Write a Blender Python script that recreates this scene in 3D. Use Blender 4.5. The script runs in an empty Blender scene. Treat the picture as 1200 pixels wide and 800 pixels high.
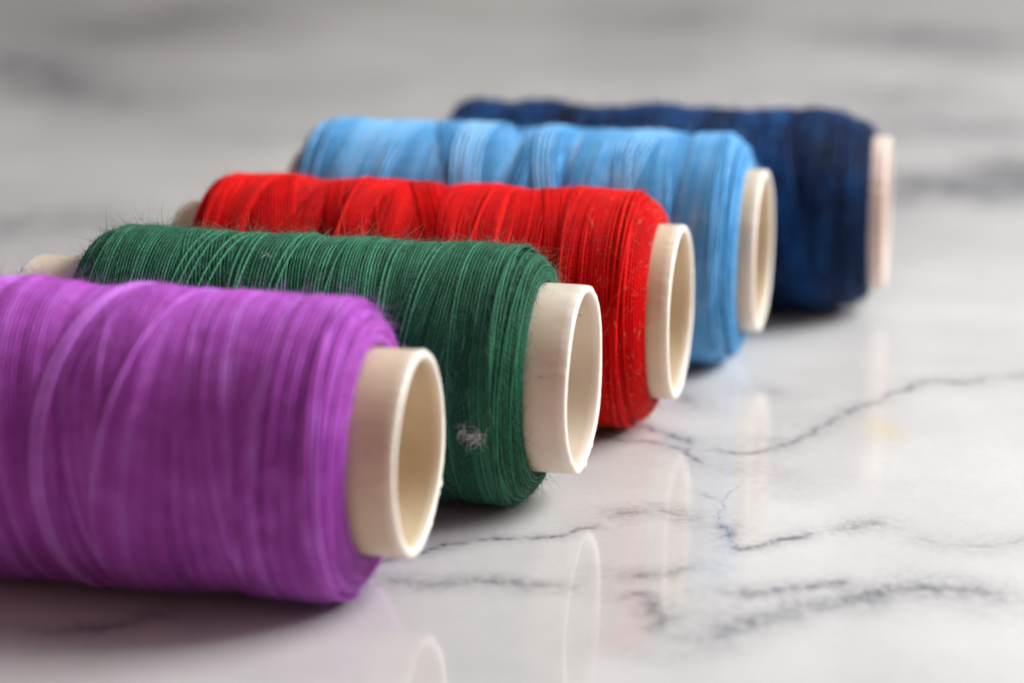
import bpy, math, random
import numpy as np
from mathutils import Matrix, Vector

S = 0.01                      # one modelling unit = 1 cm
sc = bpy.context.scene
C = sc.collection

# ------------------------------------------------------------------ camera
cam_d = bpy.data.cameras.new('camera')
cam = bpy.data.objects.new('camera', cam_d); C.objects.link(cam)
PITCH, ROLL, FPX = 0.2786, 0.0008, math.exp(8.1003)
cam_d.sensor_width = 36.0
cam_d.lens = FPX / 1200.0 * 36.0
cam_d.clip_start = 0.01
cam_d.clip_end = 50
m = Matrix.Rotation(math.pi/2 - PITCH, 4, 'X') @ Matrix.Rotation(-ROLL, 4, 'Z')
m.translation = Vector((0, 0, 9.9122*S))
cam.matrix_world = m
cam_d.dof.use_dof = True
cam_d.dof.focus_distance = 29.8*S
cam_d.dof.aperture_fstop = 13.8
cam_d.dof.aperture_blades = 9
sc.camera = cam

# ------------------------------------------------------------------ render settings
sc.view_settings.view_transform = 'Standard'
sc.view_settings.look = 'None'
sc.view_settings.gamma = 1
sc.view_settings.exposure = 0.0
sc.render.engine = 'CYCLES'
sc.cycles.use_denoising = True
sc.cycles.max_bounces = 8

# ------------------------------------------------------------------ world: a dim room
w = bpy.data.worlds.new('World'); sc.world = w; w.use_nodes = True
nt = w.node_tree; nt.nodes.clear()
out = nt.nodes.new('ShaderNodeOutputWorld'); bg = nt.nodes.new('ShaderNodeBackground')
tc = nt.nodes.new('ShaderNodeTexCoord'); sx = nt.nodes.new('ShaderNodeSeparateXYZ')
rp = nt.nodes.new('ShaderNodeValToRGB')
nt.links.new(tc.outputs['Generated'], sx.inputs[0]); nt.links.new(sx.outputs['Z'], rp.inputs[0])
# the room is not even: walls, a doorway and furniture give upright bands of lighter and darker tone
def wmath(op, a, b=None):
    x = nt.nodes.new('ShaderNodeMath'); x.operation = op
    for sk, v in ((x.inputs[0], a), (x.inputs[1], b)):
        if v is None: continue
        if hasattr(v, 'links'): nt.links.new(v, sk)
        else: sk.default_value = v
    return x.outputs[0]
az = wmath('ARCTAN2', sx.outputs['X'], sx.outputs['Y'])
azr = nt.nodes.new('ShaderNodeValToRGB'); nt.links.new(wmath('ADD', wmath('MULTIPLY', az, 1.25), 0.5), azr.inputs[0])
a_ = azr.color_ramp
stops = [(0.0, .22, .22, .22), (.2, .55, .55, .55), (.27, .85, .83, .80), (.29, .4, .4, .4), (.315, .4, .4, .4), (.33, 1.15, 1.0, .94), (.40, 1.2, 1.08, 1.02), (.52, 1.2, 1.12, 1.06), (.56, 1.25, 1.16, 1.10), (.57, .70, .70, .71), (.62, .74, .74, .75), (.66, 1.1, 1.1, 1.1), (1.0, 1.25, 1.27, 1.3)]
a_.elements[0].position = 0; a_.elements[0].color = (*stops[0][1:], 1)
a_.elements[1].position = 1; a_.elements[1].color = (*stops[-1][1:], 1)
for q in stops[1:-1]:
    e = a_.elements.new(q[0]); e.color = (*q[1:], 1)
wm = nt.nodes.new('ShaderNodeMix'); wm.data_type = 'RGBA'; wm.blend_type = 'MULTIPLY'; wm.inputs[0].default_value = 1
nt.links.new(rp.outputs[0], wm.inputs[6]); nt.links.new(azr.outputs[0], wm.inputs[7])
bk = nt.nodes.new('ShaderNodeMapRange'); bk.inputs[1].default_value = -.3; bk.inputs[2].default_value = .5
bk.inputs[3].default_value = 0.0; bk.inputs[4].default_value = 1.0; nt.links.new(sx.outputs['Y'], bk.inputs[0])
wb = nt.nodes.new('ShaderNodeMix'); wb.data_type = 'RGBA'      # warm wall behind the camera
nt.links.new(bk.outputs[0], wb.inputs[0]); wb.inputs[6].default_value = (0.24, 0.165, 0.14, 1); nt.links.new(wm.outputs[2], wb.inputs[7])
nt.links.new(wb.outputs[2], bg.inputs[0]); bg.inputs[1].default_value = 1.0; nt.links.new(bg.outputs[0], out.inputs[0])
cr = rp.color_ramp
cr.elements[0].position = 0.0;  cr.elements[0].color = (0.068, 0.062, 0.057, 1)
cr.elements[1].position = 1.0;  cr.elements[1].color = (0.42, 0.43, 0.46, 1)
e = cr.elements.new(0.22); e.color = (0.095, 0.089, 0.083, 1)
e = cr.elements.new(0.36); e.color = (0.55, 0.56, 0.57, 1)
bg.inputs[1].default_value = 1.0

# ------------------------------------------------------------------ lights: the windows
def area(name, loc, target, sx_, sy_, power, col):
    d = bpy.data.lights.new(name, 'AREA'); d.shape = 'RECTANGLE'; d.size = sx_; d.size_y = sy_
    d.energy = power; d.color = col
    o = bpy.data.objects.new(name, d); C.objects.link(o); o.location = loc
    o.rotation_euler = (Vector(target) - Vector(loc)).to_track_quat('-Z', 'Y').to_euler()
    return o
area('overhead_light', (0.50, 0.39, 0.38), (0.07, 0.19, 0), 0.32, 0.26, 6.7, (0.985, 0.99, 0.99))
area('side_window_light', (1.0, 0.12, 0.50), (0.02, 0.29, 0), 0.5, 0.6, 1.7, (0.93, 0.96, 1.0))
area('far_window_light', (0.24, 2.4, 1.15), (0.02, 0.27, 0), 0.12, 1.2, 0.16, (1.0, 1.0, 1.0))

# ------------------------------------------------------------------ material helpers
def new_mat(name):
    mt = bpy.data.materials.new(name); mt.use_nodes = True
    n = mt.node_tree.nodes; b = n['Principled BSDF']
    return mt, n, mt.node_tree.links, b
def mix_rgb(n, l, fac, a, b, mode='MIX'):
    x = n.new('ShaderNodeMix'); x.data_type = 'RGBA'; x.blend_type = mode
    for sock, v in ((x.inputs[0], fac), (x.inputs[6], a), (x.inputs[7], b)):
        if hasattr(v, 'links'): l.new(v, sock)
        else: sock.default_value = v
    return x.outputs[2]
def math_n(n, l, op, a, b=None, clamp=False):
    x = n.new('ShaderNodeMath'); x.operation = op; x.use_clamp = clamp
    for sock, v in ((x.inputs[0], a), (x.inputs[1], b)):
        if v is None: continue
        if hasattr(v, 'links'): l.new(v, sock)
        else: sock.default_value = v
    return x.outputs[0]
def noise(n, l, vec, scale, detail=4, rough=0.55):
    x = n.new('ShaderNodeTexNoise'); x.inputs['Scale'].default_value = scale
    x.inputs['Detail'].default_value = detail; x.inputs['Roughness'].default_value = rough
    l.new(vec, x.inputs['Vector']); return x.outputs['Fac']
def ramp(n, l, src, p0, p1, v0=0.0, v1=1.0):
    x = n.new('ShaderNodeMapRange'); x.inputs[1].default_value = p0; x.inputs[2].default_value = p1
    x.inputs[3].default_value = v0; x.inputs[4].default_value = v1; l.new(src, x.inputs[0]); return x.outputs[0]
def attr(n, name):
    x = n.new('ShaderNodeAttribute'); x.attribute_name = name; return x

def thread_mat(name, base, dark, light, rough=0.55, sheen=0.28, spec=0.12, nz=.7):
    mt, n, l, b = new_mat(name)
    t = attr(n, 'tone'); uv = n.new('ShaderNodeUVMap')
    geo = n.new('ShaderNodeTexCoord')
    nzf = noise(n, l, geo.outputs['Object'], 260, 3)
    f = math_n(n, l, 'ADD', t.outputs['Fac'], math_n(n, l, 'MULTIPLY', math_n(n, l, 'SUBTRACT', nzf, 0.5), nz))
    c1 = mix_rgb(n, l, ramp(n, l, f, 0.0, 0.5), (*dark, 1), (*base, 1))
    c2 = mix_rgb(n, l, ramp(n, l, f, 0.5, 1.0), c1, (*light, 1))
    l.new(c2, b.inputs['Base Color'])
    b.inputs['Roughness'].default_value = rough
    b.inputs['Specular IOR Level'].default_value = spec
    b.inputs['Sheen Weight'].default_value = sheen
    b.inputs['Sheen Roughness'].default_value = 0.4
    b.inputs['Sheen Tint'].default_value = (*[min(1, 0.02 + x*1.25) for x in light], 1)
    # ply twist: diagonal ridges along each strand
    wv = n.new('ShaderNodeTexWave'); wv.wave_type = 'BANDS'; wv.bands_direction = 'DIAGONAL'
    wv.inputs['Scale'].default_value = 1.0; wv.inputs['Distortion'].default_value = 0.6
    l.new(uv.outputs[0], wv.inputs['Vector'])
    bp = n.new('ShaderNodeBump'); bp.inputs['Strength'].default_value = 0.35
    bp.inputs['Distance'].default_value = 0.0001
    l.new(wv.outputs['Fac'], bp.inputs['Height']); l.new(bp.outputs[0], b.inputs['Normal'])
    return mt
def fuzz_mat(name, col):
    mt, n, l, b = new_mat(name)
    b.inputs['Base Color'].default_value = (*col, 1); b.inputs['Roughness'].default_value = 0.6
    b.inputs['Sheen Weight'].default_value = 0.3
    return mt
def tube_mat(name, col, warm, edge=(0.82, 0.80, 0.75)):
    mt, n, l, b = new_mat(name)
    tc = n.new('ShaderNodeTexCoord')
    big = noise(n, l, tc.outputs['Object'], 90, 4)
    c = mix_rgb(n, l, ramp(n, l, big, 0.35, 0.7), (*col, 1), (*warm, 1))
    sp = noise(n, l, tc.outputs['Object'], 1900, 2)
    c = mix_rgb(n, l, ramp(n, l, sp, 0.70, 0.78, 0, 0.6), c, (0.16, 0.11, 0.08, 1))
    c = mix_rgb(n, l, math_n(n, l, 'MULTIPLY', attr(n, 'rim_glow').outputs['Fac'], 0.8), c, (*edge, 1))     # light on the translucent lip, painted in as a paler tint
    l.new(c, b.inputs['Base Color'])
    b.inputs['Roughness'].default_value = 0.42
    b.inputs['Subsurface Weight'].default_value = 0.45
    b.inputs['Subsurface Radius'].default_value = (1.0, 0.6, 0.35)
    b.inputs['Subsurface Scale'].default_value = 0.0012
    bp = n.new('ShaderNodeBump'); bp.inputs['Strength'].default_value = 0.25; bp.inputs['Distance'].default_value = 0.00015
    l.new(noise(n, l, tc.outputs['Object'], 700, 4), bp.inputs['Height']); l.new(bp.outputs[0], b.inputs['Normal'])
    return mt

# ------------------------------------------------------------------ mesh from numpy
def np_mesh(name, verts, quads, uv=None, attrs=None, smooth=True):
    me = bpy.data.meshes.new(name)
    nv, nq = len(verts), len(quads)
    me.vertices.add(nv); me.vertices.foreach_set('co', np.asarray(verts, np.float32).ravel())
    me.loops.add(nq*4); me.loops.foreach_set('vertex_index', np.asarray(quads, np.int32).ravel())
    me.polygons.add(nq); me.polygons.foreach_set('loop_start', np.arange(0, nq*4, 4, dtype=np.int32))
    me.update(calc_edges=True)
    if smooth: me.polygons.foreach_set('use_smooth', np.ones(nq, bool))
    if uv is not None:
        u = me.uv_layers.new(name='UVMap'); u.data.foreach_set('uv', np.asarray(uv, np.float32).ravel())
    for k, v in (attrs or {}).items():
        a = me.attributes.new(k, 'FLOAT', 'POINT'); a.data.foreach_set('value', np.asarray(v, np.float32))
    me.validate()
    return me
def link(name, me, mat, parent=None):
    o = bpy.data.objects.new(name, me); C.objects.link(o)
    me.materials.append(mat); o.parent = parent
    return o

# ------------------------------------------------------------------ the marble slab
rngv = np.random.default_rng(5)
def rough_line(pts, amp, levels=4):
    p = np.array(pts, float)
    for k in range(levels):
        a, b = p[:-1], p[1:]
        L = np.linalg.norm(b - a, axis=1, keepdims=True)
        mid = (a + b)/2 + rngv.normal(0, 1, a.shape)*L*amp
        q = np.empty((len(a) + len(p), 2)); q[0::2] = p; q[1::2] = mid; p = q
    return p
VE = [  # points (cm), core strength, core width, halo strength, halo width
 ([(9.59,33.63),(8.37,32.90),(7.25,33.44),(6.29,33.11),(5.89,33.04),(5.60,32.82),(5.22,32.89),(4.88,32.73),(4.51,32.34),(4.06,31.75),(3.69,31.19),(3.40,30.74),(3.06,30.35),(2.74,30.08),(2.50,30.08),(2.28,30.22),(2.15,30.12)], .8,.035,.22,.16),
 ([(2.12,29.65),(2.05,29.89),(1.98,30.22),(1.75,30.41),(1.46,30.54),(1.16,30.60),(0.87,31.00)], .8,.03,.2,.15),
 ([(1.31,31.32),(1.48,31.14),(1.77,30.80),(2.00,30.60),(2.07,30.31)], .7,.03,.3,.12),
 ([(-1.86,26.25),(-1.00,26.85),(-0.79,27.00),(-0.47,27.16),(-0.15,27.27),(0.29,27.32),(0.61,27.47),(0.95,27.80)], .9,.032,.25,.12),
 ([(0.95,27.80),(1.24,28.08),(1.52,28.19),(1.79,27.96),(2.05,27.75)], .35,.05,.3,.2),
 ([(2.05,27.75),(2.25,27.54),(2.26,27.18),(2.32,26.97),(2.54,27.06),(2.89,27.28),(3.23,27.47)], .85,.04,.3,.15),
 ([(3.23,27.47),(3.59,27.74),(3.87,27.74),(3.96,27.64)], .8,.06,.35,.18),
 ([(3.21,27.40),(3.51,27.54),(3.81,27.58)], .4,.03,.1,.12),
 ([(2.11,27.78),(2.26,28.24),(2.49,28.98)], .55,.012,.0,.1),
 ([(2.01,28.76),(2.11,28.57),(2.24,28.46)], .6,.03,.1,.1),
 ([(-1.50,26.13),(-1.18,26.06),(-0.87,25.98),(-0.35,26.06),(0.12,25.95),(0.79,25.91)], .25,.05,.35,.2),
 ([(0.80,26.20),(1.16,26.15),(1.59,26.27),(1.96,26.42)], .35,.05,.3,.18),
 ([(0.88,25.62),(1.25,25.69),(1.38,25.34),(1.41,24.86),(1.44,24.47)], .5,.07,.35,.2),
 ([(1.43,24.34),(1.83,24.53),(2.27,25.00),(2.69,25.20),(3.17,25.48),(3.45,25.66),(3.99,25.90),(4.40,25.83),(4.72,25.61),(4.83,25.33)], .4,.09,.45,.3),
 ([(2.51,25.12),(2.91,25.30),(3.21,25.65),(3.70,25.72)], .35,.12,.3,.3),
 ([(1.92,25.76),(2.43,25.72),(2.86,25.90),(3.23,25.98),(3.34,25.62)], .5,.06,.4,.2),
 ([(1.68,25.16),(1.80,25.19)], .6,.08,.4,.16),
 ([(3.99,27.42),(4.43,27.10),(4.80,27.02),(5.27,27.26),(6.21,27.70)], .15,.04,.18,.2),
 ([(2.94,32.52),(3.19,32.43),(3.37,32.34)], .4,.06,.3,.2),
 ([(1.99,32.46),(2.09,32.13),(2.22,31.71)], .6,.07,.4,.2),
 ([(2.21,30.09),(2.71,29.31),(2.91,28.86)], .0,.1,.18,.3),
 ([(3.21,30.80),(2.91,30.45),(2.61,29.88)], .1,.05,.25,.25),
 # farther veins, outside the sharp zone
 ([(4.24,41.46),(5.47,42.56),(6.29,43.65),(7.41,43.34),(8.76,45.05),(11.24,45.86)], .6,.3,.5,.7),
 ([(5.28,47.39),(7.03,48.53),(8.27,48.11),(9.83,49.85)], .5,.3,.4,.7),
 ([(5.61,52.29),(7.36,50.94),(8.17,49.54)], .5,.3,.4,.7),
 ([(-12.26,56.68),(-9.51,54.20),(-8.47,51.99),(-6.53,49.59),(-5.51,48.93)], .5,.35,.4,.9),
 ([(-9.68,60.18),(-8.14,58.33),(-7.14,60.08),(-6.25,63.04)], .8,.5,.7,1.3),
 ([(3.25,63.57),(3.56,59.31),(3.97,55.82)], .4,.5,.4,1.3),
 ([(5.12,60.01),(7.19,57.92),(9.27,57.06),(12.42,57.95)], .5,.4,.4,1.2),
 ([(-4.81,24.84),(-4.32,24.73),(-3.93,24.80),(-3.35,25.16),(-3.04,24.99)], .5,.07,.35,.2),
 ([(-15.87,36.70),(-10.99,38.58),(-7.05,41.38),(-4.54,40.78)], .4,.2,.3,.6),
 ([(-13.77,28.86),(-8.90,30.12),(-5.97,33.04)], .5,.06,.3,.2),
 ([(9.01,24.94),(11.06,27.83),(14.11,28.48),(18.27,32.04)], .7,.05,.3,.2),
]
xs = np.concatenate([np.linspace(-80, -12, 50)[:-1], np.linspace(-12, -5, 120)[:-1], np.arange(-5, 7.6, .024), np.linspace(7.6, 14, 110)[1:], np.linspace(14, 80, 50)[1:]])
ys = np.concatenate([np.linspace(-30, 21, 42)[:-1], np.arange(21, 35, .036), np.linspace(35, 66, 200)[1:], np.linspace(66, 120, 45)[1:]])
X, Y = np.meshgrid(xs, ys)
vein = np.zeros_like(X)
for pts, s1, w1, s2, w2 in VE:
    if w1 >= .2 and s1 <= .8: s1, w1, s2, w2 = s1*.6, w1*1.6, s2*1.25, w2*1.6      # the far veins are broad and cloudy
    P = rough_line(pts, 0.09, 3)
    R = 3*w2 if s2 > 0 else 5*w1
    R = max(R, 4*w1)
    i0, i1 = np.searchsorted(xs, [P[:,0].min()-R, P[:,0].max()+R]); j0, j1 = np.searchsorted(ys, [P[:,1].min()-R, P[:,1].max()+R])
    x, y = X[j0:j1, i0:i1], Y[j0:j1, i0:i1]
    D = np.full(x.shape, 1e9)
    for a, b in zip(P[:-1], P[1:]):
        ab = b - a; t = np.clip(((x-a[0])*ab[0] + (y-a[1])*ab[1])/(ab@ab + 1e-12), 0, 1)
        D = np.minimum(D, (x-a[0]-t*ab[0])**2 + (y-a[1]-t*ab[1])**2)
    D = np.sqrt(D)
    ends = np.minimum(np.hypot(x-P[0,0], y-P[0,1]), np.hypot(x-P[-1,0], y-P[-1,1]))
    tp = np.clip(ends/(8*w1) + 0.15, 0, 1)
    vein[j0:j1, i0:i1] = np.maximum(vein[j0:j1, i0:i1], (s1*.72*np.exp(-(D/w1/1.15)**2) + s2*1.25*np.exp(-(D/w2/1.25)**2))*tp)
stain = np.exp(-((X-4.29)/.22)**2 - ((Y-30.95)/.45)**2)
nx, ny = len(xs), len(ys)
top = np.stack([X.ravel(), Y.ravel(), np.zeros(nx*ny)], 1)*S
ii = (np.arange(ny-1)[:,None]*nx + np.arange(nx-1)[None,:]).ravel()
quads = np.stack([ii, ii+1, ii+1+nx, ii+nx], 1)
# slab sides and underside, 2 cm thick with a small rounded edge
per = np.concatenate([np.arange(nx), np.arange(1, ny)*nx + nx-1, (ny-1)*nx + np.arange(nx-2, -1, -1), np.arange(ny-2, 0, -1)*nx])
pv = top[per]; npn = len(per)
outw = np.zeros_like(pv); outw[:,0] = np.where(pv[:,0] < -.799, -1, np.where(pv[:,0] > .799, 1, 0)); outw[:,1] = np.where(pv[:,1] < -.299, -1, np.where(pv[:,1] > 1.199, 1, 0))
vl, ql, base = [top], [quads], nx*ny
prev = per
for o_, z_ in ((.0006, -.0002), (.0012, -.0008), (.0014, -.0014), (.0014, -.02)):
    q = pv + outw*o_; q[:,2] = z_
    idx = base + np.arange(npn); vl.append(q); base += npn
    ql.append(np.stack([prev, idx, np.roll(idx, -1), np.roll(prev, -1)], 1)[:, ::-1]); prev = idx
V = np.concatenate(vl); Q = np.concatenate(ql)
pad = np.zeros(len(V) - nx*ny)
me = np_mesh('marble_table', V, Q, attrs={'vein': np.concatenate([vein.ravel(), pad]), 'stain': np.concatenate([stain.ravel(), pad])})
mt, n, l, b = new_mat('marble')
tcd = n.new('ShaderNodeTexCoord'); ob = tcd.outputs['Object']
va = attr(n, 'vein'); st = attr(n, 'stain')
n_fine = noise(n, l, ob, 900, 5, 0.7)
n_mid = noise(n, l, ob, 190, 5, 0.6)
n_big = noise(n, l, ob, 26, 5, 0.6)
n_huge = noise(n, l, ob, 7, 4, 0.55)
base_c = mix_rgb(n, l, ramp(n, l, n_big, 0.35, 0.68), (0.72, 0.712, 0.70, 1), (0.57, 0.567, 0.56, 1))
base_c = mix_rgb(n, l, ramp(n, l, n_huge, 0.45, 0.75, 0, 0.5), base_c, (0.40, 0.40, 0.41, 1))
base_c = mix_rgb(n, l, ramp(n, l, n_fine, 0.40, 0.72, 0, 0.13), base_c, (0.36, 0.35, 0.34, 1))
brk = math_n(n, l, 'MULTIPLY', ramp(n, l, n_mid, 0.3, 0.62, 0.35, 1.25), ramp(n, l, n_fine, 0.32, 0.62, 0.3, 1.3))
vf = math_n(n, l, 'MULTIPLY', va.outputs['Fac'], brk, clamp=True)
col = mix_rgb(n, l, vf, base_c, (0.17, 0.175, 0.195, 1))
col = mix_rgb(n, l, math_n(n, l, 'MULTIPLY', st.outputs['Fac'], 0.45), col, (0.66, 0.56, 0.30, 1))
speck = noise(n, l, ob, 2600, 2)
col = mix_rgb(n, l, ramp(n, l, speck, 0.69, 0.76, 0, 0.55), col, (0.25, 0.23, 0.22, 1))
l.new(col, b.inputs['Base Color'])
rr = n.new('ShaderNodeMapRange'); rr.inputs[3].default_value = 0.05; rr.inputs[4].default_value = 0.12
l.new(n_mid, rr.inputs[0]); l.new(rr.outputs[0], b.inputs['Roughness'])
b.inputs['IOR'].default_value = 1.5
table = link('marble_table', me, mt); table['kind'] = 'structure'

# ------------------------------------------------------------------ spool parts
def tube_mesh(L, seed, burrs, more=0.0):
    """hollow plastic tube along local X; burrs = (end, angle, half width, height)"""
    rg = np.random.default_rng(seed)
    ns = 256; th = np.arange(ns)/ns*2*np.pi
    rl = 0.045; ri = 1 - 2*rl
    prof = []                                        # (x, r, lip weight, end)
    xe = L/2
    prof += [(xx, 1.0, 0, 0) for xx in np.linspace(-xe+.35, xe-.35, 12)]
    prof += [(xe-.12, 1.0, 0, 0)]
    for a in np.linspace(0, np.pi, 9):
        prof.append((xe - rl*.7 + rl*.7*math.sin(a), 1 - rl + rl*math.cos(a), max(0, math.cos(a/2)), 1))
    prof += [(xx, ri, 0, 0) for xx in np.linspace(xe-.12, -xe+.12, 14)]
    for a in np.linspace(0, np.pi, 9):
        prof.append((-xe + rl*.7 - rl*.7*math.sin(a), 1 - rl - rl*math.cos(a), max(0, math.sin(a/2)), -1))
    prof += [(-xe+.12, 1.0, 0, 0)]
    V = []
    jag = {}
    for en in (1, -1):
        j = rg.normal(0, 1, ns); j = np.convolve(np.r_[j[-3:], j, j[:3]], np.ones(3)/3, 'valid')[1:ns+1]*.008
        lf = sum(rg.normal(0, .002)*np.cos(k*th + rg.uniform(0, 6)) for k in range(2, 6))
        bu = np.zeros(ns)
        for (e_, a_, hw, ht) in burrs:
            if e_ == en:
                dlt = (th - a_ + np.pi) % (2*np.pi) - np.pi
                bu += ht*np.exp(-(dlt/hw)**2)*(0.6 + 0.6*rg.random(ns))
        jag[en] = (j, lf, bu)
    for (xx, r, wgt, en) in prof:
        x_ = np.full(ns, xx); r_ = np.full(ns, r)
        if en:
            j, lf, bu = jag[en]
            r_ = r_ + wgt**3*(j + bu); x_ = x_ + en*(lf + .5*bu*wgt**2)
        V.append(np.stack([x_, r_*np.cos(th), r_*np.sin(th)], 1))
    V = np.concatenate(V)*S; npf = len(prof)
    V[:,0] = np.where(V[:,0] < 0, V[:,0]*(1 + more/xe), V[:,0])
    rim_glow = np.repeat([1.0 if q[3] else 0.0 for q in prof], ns)
    i = np.arange(npf)[:,None]*ns; j = np.arange(ns)[None,:]
    i2 = ((np.arange(npf)+1) % npf)[:,None]*ns; j2 = (j+1) % ns
    Q = np.stack([(i+j), (i+j2), (i2+j2), (i2+j)], -1).reshape(-1, 4)[:, ::-1]
    return np_mesh('tube', V, Q, attrs={'rim_glow': rim_glow})

class Wind:
    """lays one strand after another on a body of revolution; every strand rests on what lies below it"""
    NT = 144
    def __init__(s, x0, x1, R, d, seed, rsh=.34, lsh=.34, bulge=0.0, side=5):
        s.rg = np.random.default_rng(seed); s.d = d; s.side = side
        r0 = 1.01; P = []
        def shoulder(xe, sgn, rad, Rr):       # from the tube up the end face round the shoulder
            h = Rr - r0; a = np.linspace(0, np.pi/2, 40)
            q = 0.78
            xx = xe - sgn*rad*(1 - np.cos(a)**1.0); rr = r0 + h*np.sin(a)**q
            return np.stack([xx, rr], 1)
        left = shoulder(x0, -1, lsh, R); right = shoulder(x1, 1, rsh, R)[::-1]
        mid_x = np.linspace(left[-1,0], right[0,0], 120)[1:-1]
        u = (mid_x - mid_x[0])/(mid_x[-1] - mid_x[0])
        bump = sum(s.rg.normal(0, .005)*np.sin(np.pi*k*u + s.rg.uniform(0, 6))*np.sin(np.pi*u)**.5 for k in range(1, 9))
        mid = np.stack([mid_x, R + bump + bulge*np.sin(np.pi*u)], 1)
        P = np.concatenate([left, mid, right])
        L = np.r_[0, np.cumsum(np.linalg.norm(np.diff(P, axis=0), axis=1))]
        s.Ls = L[-1]; s.ds = d/7; s.n = int(s.Ls/s.ds)
        g = np.arange(s.n)*s.ds
        s.px = np.interp(g, L, P[:,0]); s.pr = np.interp(g, L, P[:,1])
        tx = np.gradient(s.px); tr = np.gradient(s.pr); k = np.ones(9)/9
        tx = np.convolve(np.pad(tx, 4, 'edge'), k, 'valid'); tr = np.convolve(np.pad(tr, 4, 'edge'), k, 'valid')
        m_ = np.hypot(tx, tr); s.nx_ = -tr/m_; s.nr_ = tx/m_
        s.flat0 = L[39]; s.flat1 = L[-40]
        s.H = np.zeros((s.NT, s.n))
        s.th = np.arange(s.NT)/s.NT*2*np.pi
        s.V, s.Q, s.UV, s.T, s.SV = [], [], [], [], []; s.nv = 0; s.even = .75
        # core body just under the strands
        ring = []
        sel = np.linspace(0, s.n-1, 200).astype(int)
        for q in sel:
            rr = s.pr[q] + s.nr_[q]*(-.3*d)
            ring.append(np.stack([np.full(s.NT, s.px[q] - s.nx_[q]*.3*d), rr*np.cos(s.th), rr*np.sin(s.th)], 1))
        V = np.concatenate(ring); i = np.arange(199)[:,None]*s.NT; j = np.arange(s.NT)[None,:]; j2 = (j+1) % s.NT
        s.add(V, np.stack([i+j, i+j2, i+s.NT+j2, i+s.NT+j], -1).reshape(-1, 4)[:, ::-1], None, np.full(len(V), .2), np.repeat(sel*s.ds, s.NT))
    def add(s, V, Q, UV, T, SV):
        s.SV.append(SV)
        s.V.append(V); s.Q.append(Q + s.nv); s.nv += len(V); s.T.append(T)
        s.UV.append(np.zeros((len(Q)*4, 2)) if UV is None else UV)
    def at(s, sv, h):
        f = np.clip(sv/s.ds, 0, s.n-1.001)
        x = np.interp(f, np.arange(s.n), s.px); r = np.interp(f, np.arange(s.n), s.pr)
        nx_ = np.interp(f, np.arange(s.n), s.nx_); nr_ = np.interp(f, np.arange(s.n), s.nr_)
        return x + nx_*h, r + nr_*h, nx_, nr_
    def turn(s, sv, d, sink=.25, start=0):
        """heights for one turn; sv: arclength at the NT angles, angle index offset start"""
        ti = (np.arange(s.NT) + start) % s.NT
        f = np.clip(np.rint(sv/s.ds).astype(int), 4, s.n-5)
        hw = max(2, int(round(d/2/s.ds)))
        k = np.arange(-hw, hw+1)
        cell = s.H[ti[:,None], np.clip(f[:,None]+k, 0, s.n-1)]
        h0 = .55*cell.max(1) + .45*cell.mean(1)
        hp = np.r_[h0[-6:], h0, h0[:6]]
        up = np.maximum.reduce([hp[i:i+s.NT] for i in range(3, 10)])
        sm = np.convolve(hp, np.hanning(15)[1:-1]/np.hanning(15).sum(), 'valid')[:s.NT]
        h = .45*up + .55*sm
        h = np.convolve(np.r_[h[-3:], h, h[:3]], np.ones(7)/7, 'valid') + d*(.5 - sink)
        prof = np.sqrt(np.maximum((d/2)**2 - (k*s.ds)**2, 0))
        cc = np.clip(f[:,None]+k, 0, s.n-1)
        s.H[ti[:,None], cc] = np.maximum(s.H[ti[:,None], cc], h[:,None] + prof)
        return h
    def squash(s, h):                     # the layers below are pressed together
        return h*.30
    def strand(s, svs, d, tone, closed=False, sink=.25, start=0, tonevar=.08):
        """svs: array (turns, NT) of arclengths"""
        hs = [s.turn(sv, d, sink, start) for sv in svs]
        sv = np.concatenate(svs); h = s.squash(np.concatenate(hs))
        th = (np.arange(len(sv)) + start)/s.NT*2*np.pi
        e = 5                                                   # ends dive into the winding
        h[:e] -= np.linspace(1.2*d, 0, e); h[-e:] -= np.linspace(0, 1.2*d, e)
        x, r, nx_, nr_ = s.at(sv, h)
        c, sn = np.cos(th), np.sin(th)
        P = np.stack([x, r*c, r*sn], 1); N = np.stack([nx_, nr_*c, nr_*sn], 1)
        T = np.gradient(P, axis=0); T /= np.linalg.norm(T, axis=1, keepdims=True)+1e-12
        B = np.cross(T, N); B /= np.linalg.norm(B, axis=1, keepdims=True)+1e-12; N = np.cross(B, T)
        m_ = len(P); K = s.side
        wob = 1 + .05*s.rg.standard_normal(m_)
        wob = np.convolve(np.pad(wob, 1, 'edge'), np.ones(3)/3, 'valid')
        a = np.arange(K)/K*2*np.pi
        rr = (d/2*wob)[:,None,None]
        V = (P[:,None,:] + rr*(np.cos(a)[None,:,None]*N[:,None,:]*.85 + np.sin(a)[None,:,None]*B[:,None,:]*1.06)).reshape(-1, 3)
        i = np.arange(m_-1)[:,None]*K; j = np.arange(K)[None,:]; j2 = (j+1) % K
        Q = np.stack([i+j, i+j2, i+K+j2, i+K+j], -1).reshape(-1, 4)
        u = (np.r_[0, np.cumsum(np.linalg.norm(np.diff(P, axis=0), axis=1))]/d)
        uu = np.stack([np.broadcast_to(u[:-1,None], (m_-1, K)), np.broadcast_to(u[:-1,None], (m_-1, K)), np.broadcast_to(u[1:,None], (m_-1, K)), np.broadcast_to(u[1:,None], (m_-1, K))], -1)
        vv = np.stack([np.broadcast_to(j/K, (m_-1, K)), np.broadcast_to((j+1)/K, (m_-1, K))]*1, -1)
        vv = np.stack([vv[...,0], vv[...,1], vv[...,1], vv[...,0]], -1)
        UV = np.stack([uu*.35, vv*.6], -1).reshape(-1, 2)
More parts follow.
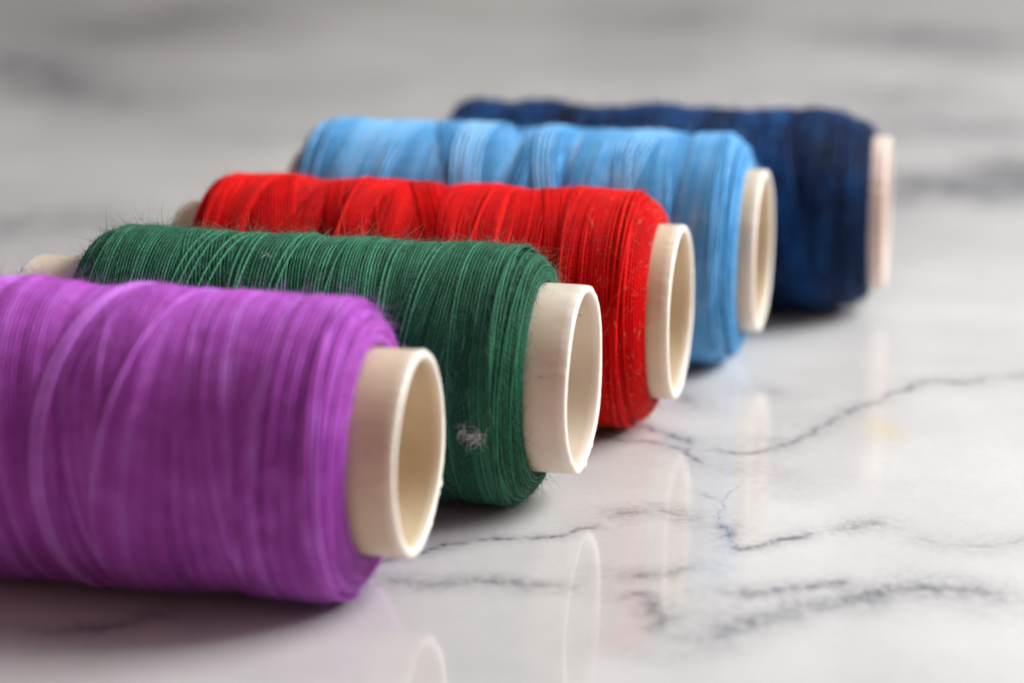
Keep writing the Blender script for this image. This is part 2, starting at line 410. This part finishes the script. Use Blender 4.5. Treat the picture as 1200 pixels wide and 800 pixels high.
        tv = tone + s.rg.normal(0, tonevar, len(svs) + 1)                # random tone per turn paints in the strands' uneven sheen
        tn = np.repeat(np.interp(np.arange(len(sv))/s.NT, np.arange(len(tv)), tv), K)
        s.add(V, Q, UV, tn, np.repeat(sv, K))
    def base_layer(s, d):
        n = int((s.Ls - d)/(d*.98))
        wav = sum(s.rg.normal(0, .01)*np.cos(k*s.th + s.rg.uniform(0, 6)) for k in (1, 2, 3))
        for q in range(n):
            sv = d*.6 + (q + np.arange(s.NT)/s.NT)*d*.98 + wav
            s.strand([sv], d, .42 + s.rg.normal(0, .12), start=36)
    def run(s, s0, n, a, phi, d, tone, a2=0.0, phi2=0.0, step=1.07, sink=.25, margin=0.0, start=None, tonevar=.05):
        """n parallel turns tilted by amplitude a towards angle phi"""
        st = 108 + int(s.rg.integers(-14, 14)) if start is None else start      # starts near the underside
        th = (np.arange(s.NT) + st)/s.NT*2*np.pi
        lo, hi = s.flat0 - margin, s.flat1 + margin
        svs = []; jt = np.cumsum(s.rg.normal(0, .12, n))*d
        for q in range(n):
            sv = s0 + jt[q]*np.cos(th - phi - .8) + (q + np.arange(s.NT)/s.NT)*d*step + a*np.cos(th - phi) + a2*np.cos(2*th - phi2) + s.rg.normal(0, .035)*d*np.cos(th - s.rg.uniform(0, 6))
            svs.append(lo + (hi-lo)*np.clip((sv-lo)/(hi-lo), 0, 1) if margin > 9 else np.clip(sv, lo, hi))
        s.strand(svs, d, tone, sink=sink, start=st, tonevar=tonevar)
    def finish(s, R, zc):
        """even out the lumps a winder would not leave, bring the winding to radius R, flatten it where it lies"""
        V = np.concatenate(s.V); SV = np.concatenate(s.SV)
        k = np.hanning(61); k /= k.sum()
        prof = s.squash(s.H.mean(0)); prof = np.convolve(np.pad(prof, 30, 'edge'), k, 'valid')
        i0, i1 = int(s.flat0/s.ds), int(s.flat1/s.ds)
        mean = prof[i0:i1].mean()
        base = np.mean(s.pr[i0:i1]) + mean + .2*s.d
        s.dev = s.even*(prof - mean)*np.clip((s.pr - 1.1)/.25, 0, 1) + (base - R)*np.clip((s.pr - 1.02)/.3, 0, 1)
        r = np.hypot(V[:,1], V[:,2]); k_ = (r - np.interp(SV/s.ds, np.arange(s.n), s.dev))/r
        V[:,1] *= k_; V[:,2] *= k_
        lo = -zc + .008
        V[:,2] = np.where(V[:,2] < lo + .06, lo + .06*np.exp((np.minimum(V[:,2], lo+.06) - lo - .06)/.06), V[:,2])
        s.V = [V]
    def mesh(s, name):
        V = np.concatenate(s.V)*S
        return np_mesh(name, V, np.concatenate(s.Q), np.concatenate(s.UV), {'tone': np.concatenate(s.T)})
    def radius(s):
        return np.concatenate(s.V)

def hairs(wd, n, lmin, lmax, rad, seed, lie=.5, smin=None, smax=None, curl=2.1, thr=None):
    """n fine fibres rooted on the winding"""
    rg = np.random.default_rng(seed); K, M = 3, 6
    sv = rg.uniform(0 if smin is None else smin, wd.Ls if smax is None else smax, n)
    th = rg.uniform(0, 2*np.pi, n) if thr is None else rg.uniform(thr[0], thr[1], n)
    ti = (th/(2*np.pi)*wd.NT).astype(int) % wd.NT; f = np.clip((sv/wd.ds).astype(int), 0, wd.n-1)
    h = wd.squash(wd.H[ti, f]) + .25*wd.d - wd.dev[f]*wd.nr_[f]
    x, r, nx_, nr_ = wd.at(sv, h*0.9)
    c, sn = np.cos(th), np.sin(th)
    P0 = np.stack([x, r*c, r*sn], 1); N = np.stack([nx_, nr_*c, nr_*sn], 1)
    Tn = np.stack([np.zeros(n), -sn, c], 1); Bx = np.cross(Tn, N)
    g = rg.normal(0, 1, (n, 2))*np.array([1.4, .8])
    dirn = N*rg.uniform(.15, 1.0, n)[:,None]*(1-lie) + (Tn*g[:,:1] + Bx*g[:,1:])*lie
    dirn /= np.linalg.norm(dirn, axis=1, keepdims=True)
    Ln = lmin + (lmax-lmin)*rg.random(n)**2.6
    crv = (rg.normal(0, 1, (n, 3)) - N*.5)*curl
    t = np.linspace(0, 1, M)[None,:,None]
    Pt = P0[:,None,:] + Ln[:,None,None]*(dirn[:,None,:]*t + .38*crv[:,None,:]*t**2 + .2*rg.normal(0, 1, (n,1,3))*t**3)
    # keep the fibre above the winding
    cr_ = np.hypot(Pt[...,1], Pt[...,2]); need = np.where((Pt[...,0] > P0[:,None,0]-.3), np.linalg.norm(P0[:,None,1:], axis=-1)+.004, 0)
    inside = (cr_ < need) & (nr_[:,None] > .8); k_ = np.where(inside, need/np.maximum(cr_, 1e-6), 1)
    Pt[...,1] *= k_; Pt[...,2] *= k_
    a = np.arange(K)/K*2*np.pi
    rr = rad*rg.uniform(.7, 1.3, n)[:,None,None,None]*(1 - .75*t[...,None])
    V = (Pt[:,:,None,:] + rr*(np.cos(a)[None,None,:,None]*N[:,None,None,:] + np.sin(a)[None,None,:,None]*Bx[:,None,None,:])).reshape(-1, 3)
    b0 = (np.arange(n)*M*K)[:,None,None]; i = (np.arange(M-1)*K)[None,:,None]; j = np.arange(K)[None,None,:]; j2 = (j+1) % K
    Q = np.stack([b0+i+j, b0+i+j2, b0+i+K+j2, b0+i+K+j], -1).reshape(-1, 4)
    return np_mesh('fuzz', V*S, Q)

# ------------------------------------------------------------------ the five spools
TL = 5.95
def spool(kind, label, x, y, yaw, zc, ext, R, d, seed, mat, fmat, tmat, burrs, runs, nruns, fuzz_n, fuzz_l, fuzz_r, shoulders=(.34, .34), bulge=0, amp=(.15, .42), run_n=(5, 17), lie=.5, even=.95, tvar=.09, more=0.0, tonev=.20):
    ax = Vector((math.cos(yaw), math.sin(yaw), 0))
    cx, cy = x - ax.x*TL/2, y - ax.y*TL/2
    root = bpy.data.objects.new('thread_spool', None); C.objects.link(root)
    root.empty_display_size = .01
    root.location = (cx*S, cy*S, 0); root.rotation_euler = (0, 0, yaw)
    root['label'] = label; root['category'] = 'thread spool'; root['group'] = 'thread spools lying side by side on the marble'
    off = 3.0*d
    wd = Wind(TL/2 - ext[1], TL/2 - ext[0], R - off, d, seed, shoulders[0], shoulders[1], bulge)
    wd.even = even; wd.base_layer(d)
    rg = np.random.default_rng(seed+77)
    s0, s1 = wd.flat0 - .1, wd.flat1 + .05
    k = 0
    for pas in range(nruns):                                            # back and forth traverses
        pos = s0 if pas % 2 == 0 else s1
        sgn = 1 if pas % 2 == 0 else -1
        while s0 - .01 <= pos <= s1 + .01:
            n_ = int(rg.integers(*run_n)); a = rg.uniform(*amp)*rg.choice([-1, 1, 1, -1, .3])
            ph = rg.choice([math.pi/2, -math.pi/2]) + rg.normal(0, .7)
            wdt = n_*d
            lo = pos if sgn > 0 else pos - wdt
            lo = min(max(lo, s0 - .1), s1 + .1 - wdt)
            edge = min(lo - s0, s1 - lo - wdt)
            if edge < abs(a): a *= max(.15, edge/abs(a)*.8) if edge > 0 else .15
            wd.run(lo, n_, a, ph, d, .5 + rg.normal(0, tvar), a2=rg.normal(0, .02), phi2=rg.uniform(0, 6), margin=.22, step=rg.choice([1.0, 1.03, 1.06, 1.16]), tonevar=tonev)
            pos += sgn*(wdt*rg.uniform(.55, 1.15)); k += 1
    for (u, n_, a, ph, tone, a2, step, dk) in runs:                         # the single strands one can pick out
        wd.run(s0 + u*(s1-s0), n_, a, ph, d*dk, tone, a2=a2, phi2=1.0, step=step, sink=.12, margin=.1)
    # last wraps on the round shoulder and the end face
    for q in range(8):
        for side in (0, 1):
            sm = rg.uniform(.12, wd.flat0*.95) if side == 0 else wd.Ls - rg.uniform(.12, (wd.Ls-wd.flat1)*.95)
            th = (np.arange(wd.NT) + 108)/wd.NT*2*np.pi
            sv = sm + rg.uniform(.02, .09)*np.cos(th - rg.uniform(0, 6)) + np.arange(wd.NT)/wd.NT*d
            wd.strand([np.clip(sv, .03, wd.Ls-.03)], d, .5 + rg.normal(0, .1), start=108)
    zc_ = zc; wd.finish(R, zc)
    me = wd.mesh('thread')
    th_o = link('thread', me, mat, root); th_o.location = (0, 0, zc_*S)
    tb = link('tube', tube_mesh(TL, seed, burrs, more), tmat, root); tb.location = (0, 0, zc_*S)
    fz = link('fuzz', hairs(wd, fuzz_n, fuzz_l[0], fuzz_l[1], fuzz_r, seed+9, lie), fmat, th_o); fz['kind'] = 'stuff'
    return root, wd, th_o, zc_

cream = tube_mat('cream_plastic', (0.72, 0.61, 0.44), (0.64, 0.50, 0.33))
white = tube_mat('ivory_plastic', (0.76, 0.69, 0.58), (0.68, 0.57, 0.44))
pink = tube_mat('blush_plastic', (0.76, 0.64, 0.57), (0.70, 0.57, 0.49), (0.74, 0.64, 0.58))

pm = thread_mat('purple_thread', (0.45, 0.078, 0.52), (0.23, 0.022, 0.27), (0.68, 0.27, 0.92), sheen=.5)
gm = thread_mat('green_thread', (0.017, 0.112, 0.058), (0.006, 0.048, 0.026), (0.05, 0.23, 0.13))
rm = thread_mat('red_thread', (0.66, 0.001, 0.002), (0.34, 0.0, 0.001), (0.84, 0.008, 0.004), sheen=.15, spec=.08)
bm_ = thread_mat('sky_blue_thread', (0.10, 0.39, 0.74), (0.03, 0.19, 0.46), (0.34, 0.63, 0.92))
nm = thread_mat('navy_thread', (0.004, 0.020, 0.078), (0.001, 0.004, 0.016), (0.004, 0.065, 0.22), sheen=.15, nz=1.2)
PI = math.pi
spools = {}
spools['p'] = spool('purple', 'purple thread spool nearest the camera, cut off by the left edge', -0.8752, 25.6176, -0.2149, 1.4634, (.48, 5.45), 1.475, .040, 11,
    pm, fuzz_mat('purple_fuzz', (0.50, 0.14, 0.64)), cream, [(1, -.62, .035, .045), (1, -.72, .02, .03), (1, -1.1, .03, .02), (1, -.3, .25, .008)],
    [(.50, 2, .42, 0.0, .75, .03, 1.4, 1.35), (.54, 1, .34, .25, .2, .03, 1.3, 1.1), (.62, 1, .38, .5, .7, .0, 1.5, 1.2), (.2, 1, .3, .2, .8, .0, 1.3, 1.2), (.80, 1, -.2, PI*.5, .4, 0, 1, 1)], 3, 14000, (.03, .18), .0030, (.38, .34), tonev=.14, tvar=.06, amp=(.10, .30), run_n=(8, 22))
spools['g'] = spool('green', 'dark green thread spool, very fuzzy, with a white fleck near its end', 0.7714, 28.3917, -0.2203, 1.3716, (.46, 5.42), 1.375, .032, 23,
    gm, fuzz_mat('green_fuzz', (0.03, 0.20, 0.12)), white, [(1, -1.45, .035, .045), (1, -1.1, .03, .02), (1, -.5, .3, .010), (-1, 2.5, .07, .08), (-1, 2.2, .2, .02), (-1, 1.9, .05, .02)],
    [(.18, 3, .22, PI*.4, .8, .02, 2.2, 1.15), (.25, 2, .26, PI*.35, .85, .02, 2.5, 1.2), (.33, 1, .2, PI*.6, .9, 0, 1, 1.2), (.36, 2, -.1, PI*.5, .7, 0, 2, 1.2), (.42, 2, .2, PI*.45, .8, .02, 2, 1.15),
     (.57, 1, .1, PI*.5, .6, 0, 1, 1.2), (.74, 2, -.12, PI*.5, .75, 0, 1.5, 1.1), (.78, 2, .15, PI*.4, .7, 0, 1.5, 1.1)], 3, 38000, (.03, .18), .0025, (.40, .34), lie=.6, more=.20)
spools['r'] = spool('red', 'bright red thread spool between the green and the sky blue ones', 1.9443, 31.0805, -0.2074, 1.3695, (.28, 5.60), 1.364, .034, 37,
    rm, fuzz_mat('red_fuzz', (0.68, 0.02, 0.015)), cream, [(1, -1.3, .05, .02)],
    [(.30, 1, .2, PI*.5, .8, 0, 1, 1.1), (.62, 1, .24, PI*.5, .8, 0, 1, 1.1), (.88, 2, -.08, PI*.5, .25, 0, 1, 1.0)], 3, 8000, (.02, .13), .0026, (.42, .30), amp=(.22, .50), run_n=(6, 18))
spools['b'] = spool('blue', 'sky blue thread spool with loosely wavy strands, behind the red one', 3.1159, 33.6877, -0.2079, 1.435, (.24, 5.78), 1.425, .036, 41,
    bm_, fuzz_mat('sky_blue_fuzz', (0.25, 0.52, 0.82)), cream, [],
    [(.33, 3, .22, PI*.8, .85, .14, 1.6, 1.25), (.36, 3, .26, PI*.7, .8, .16, 1.6, 1.25), (.5, 3, .3, PI*.3, .25, .05, 1.6, 1.2), (.62, 4, -.35, PI*.5, .75, .05, 1.6, 1.1), (.72, 4, .4, PI*.4, .75, .05, 1.8, 1.1), (.82, 3, -.3, PI*.6, .7, .05, 1.8, 1.1), (.15, 4, .3, PI*.3, .75, .05, 1.6, 1.1)], 3, 6000, (.02, .16), .0032, (.34, .36), amp=(.2, .5), run_n=(6, 16), tvar=.09, tonev=.11)
spools['d'] = spool('navy', 'navy blue thread spool farthest from the camera, blurred, unevenly wound', 4.9647, 36.1654, -0.1721, 1.328, (.22, 5.86), 1.33, .042, 59,
    nm, fuzz_mat('navy_fuzz', (0.01, 0.06, 0.2)), pink, [],
    [(.70, 3, .30, PI*.5, .85, .05, 1.6, 1.1), (.80, 3, .25, PI*.4, .9, .05, 1.5, 1.1), (.88, 4, -.2, PI*.5, .8, .05, 1.5, 1.1), (.5, 3, .3, PI*.4, .75, .05, 1.6, 1.1), (.2, 3, -.3, PI*.4, .7, .05, 1.6, 1.1)], 3, 6000, (.03, .2), .004, (.6, .3), amp=(.15, .45), run_n=(4, 12), even=.75, tvar=.12, tonev=.13)

# orange lint caught on the red thread's right shoulder
def wisp(label, key, sx_, th_, n, size, rad, seed):
    """a wisp of pale lint caught on a spool, its own thing"""
    root, wd, th_o, zc_ = spools[key]
    rg = np.random.default_rng(seed); K, M = 4, 9
    xl = TL/2 - sx_; si = int(np.argmin(np.abs(wd.px - xl)))
    r = wd.pr[si] + wd.squash(wd.H[int(th_/(2*PI)*wd.NT) % wd.NT, si]) - wd.dev[si] + .05
    P0 = np.array([xl, 0, 0.]); ct, st_ = math.cos(th_), math.sin(th_)
    N = np.array([0, ct, st_]); T = np.array([0, -st_, ct]); X = np.array([1., 0, 0])
    V, Q = [], []
    for q in range(n):
        a = rg.choice([.15, .5, 1.1, 3.3]) + rg.normal(0, .45); Ln = size*rg.uniform(.3, 1)
        t = np.linspace(0, 1, M)[:,None]; b0 = rg.normal(0, 1, 2)*size*np.array([.34, .10]); b0[1] += b0[0]*.3
        hd = a + np.cumsum(rg.normal(0, .35, M) + rg.normal(0, .28))
        pa = (b0[0] + np.cumsum(np.cos(hd))*Ln/M)[:,None]; pb = (b0[1] + np.cumsum(np.sin(hd))*Ln/M)[:,None]
        ph = np.abs(rg.normal(0, .02)) + .08*Ln*rg.random()*t
        rr = math.sqrt(r*r) 
        ang = th_ + pb/r
        P = np.stack([xl + pa[:,0], ((r+ph)*np.cos(ang))[:,0], ((r+ph)*np.sin(ang))[:,0]], 1)
        u = np.arange(K)/K*2*PI; w_ = rad*rg.uniform(.6, 1.5)*(1 - .7*t[:,:,None])
        V.append((P[:,None,:] + w_*(np.cos(u)[None,:,None]*N + np.sin(u)[None,:,None]*(X + T)*.7)).reshape(-1, 3))
        i = q*M*K + np.arange(M-1)[:,None]*K; j = np.arange(K)[None,:]; j2 = (j+1) % K
        Q.append(np.stack([i+j, i+j2, i+K+j2, i+K+j], -1).reshape(-1, 4))
    V = np.concatenate(V); o0 = V.mean(0); me = np_mesh('lint', (V - o0)*S, np.concatenate(Q))
    o = bpy.data.objects.new('lint', me); C.objects.link(o); me.materials.append(lint_m)
    bpy.context.view_layer.update()
    o.matrix_world = root.matrix_world @ Matrix.Translation(Vector(o0)*S + Vector((0, 0, zc_*S)))
    o['label'] = label; o['category'] = 'lint'
lint_m = fuzz_mat('white_lint', (0.75, 0.76, 0.74))
wisp('white wisp of lint caught low on the side of the green spool', 'g', .90, 3.30, 44, .24, .0036, 3)
wisp('tiny pale fibre lying on top of the green spool, left of its middle', 'g', 3.298, 1.977, 7, .09, .0040, 8)

_, wd, th_o, zc_ = spools['r']
fl = link('lint_flecks', hairs(wd, 260, .03, .12, .006, 5, .8, smin=wd.flat1-.28, smax=wd.Ls-.06, curl=1.6, thr=(1.2, 4.4)), fuzz_mat('orange_lint', (0.62, 0.20, 0.05)), th_o)
fl['kind'] = 'stuff'
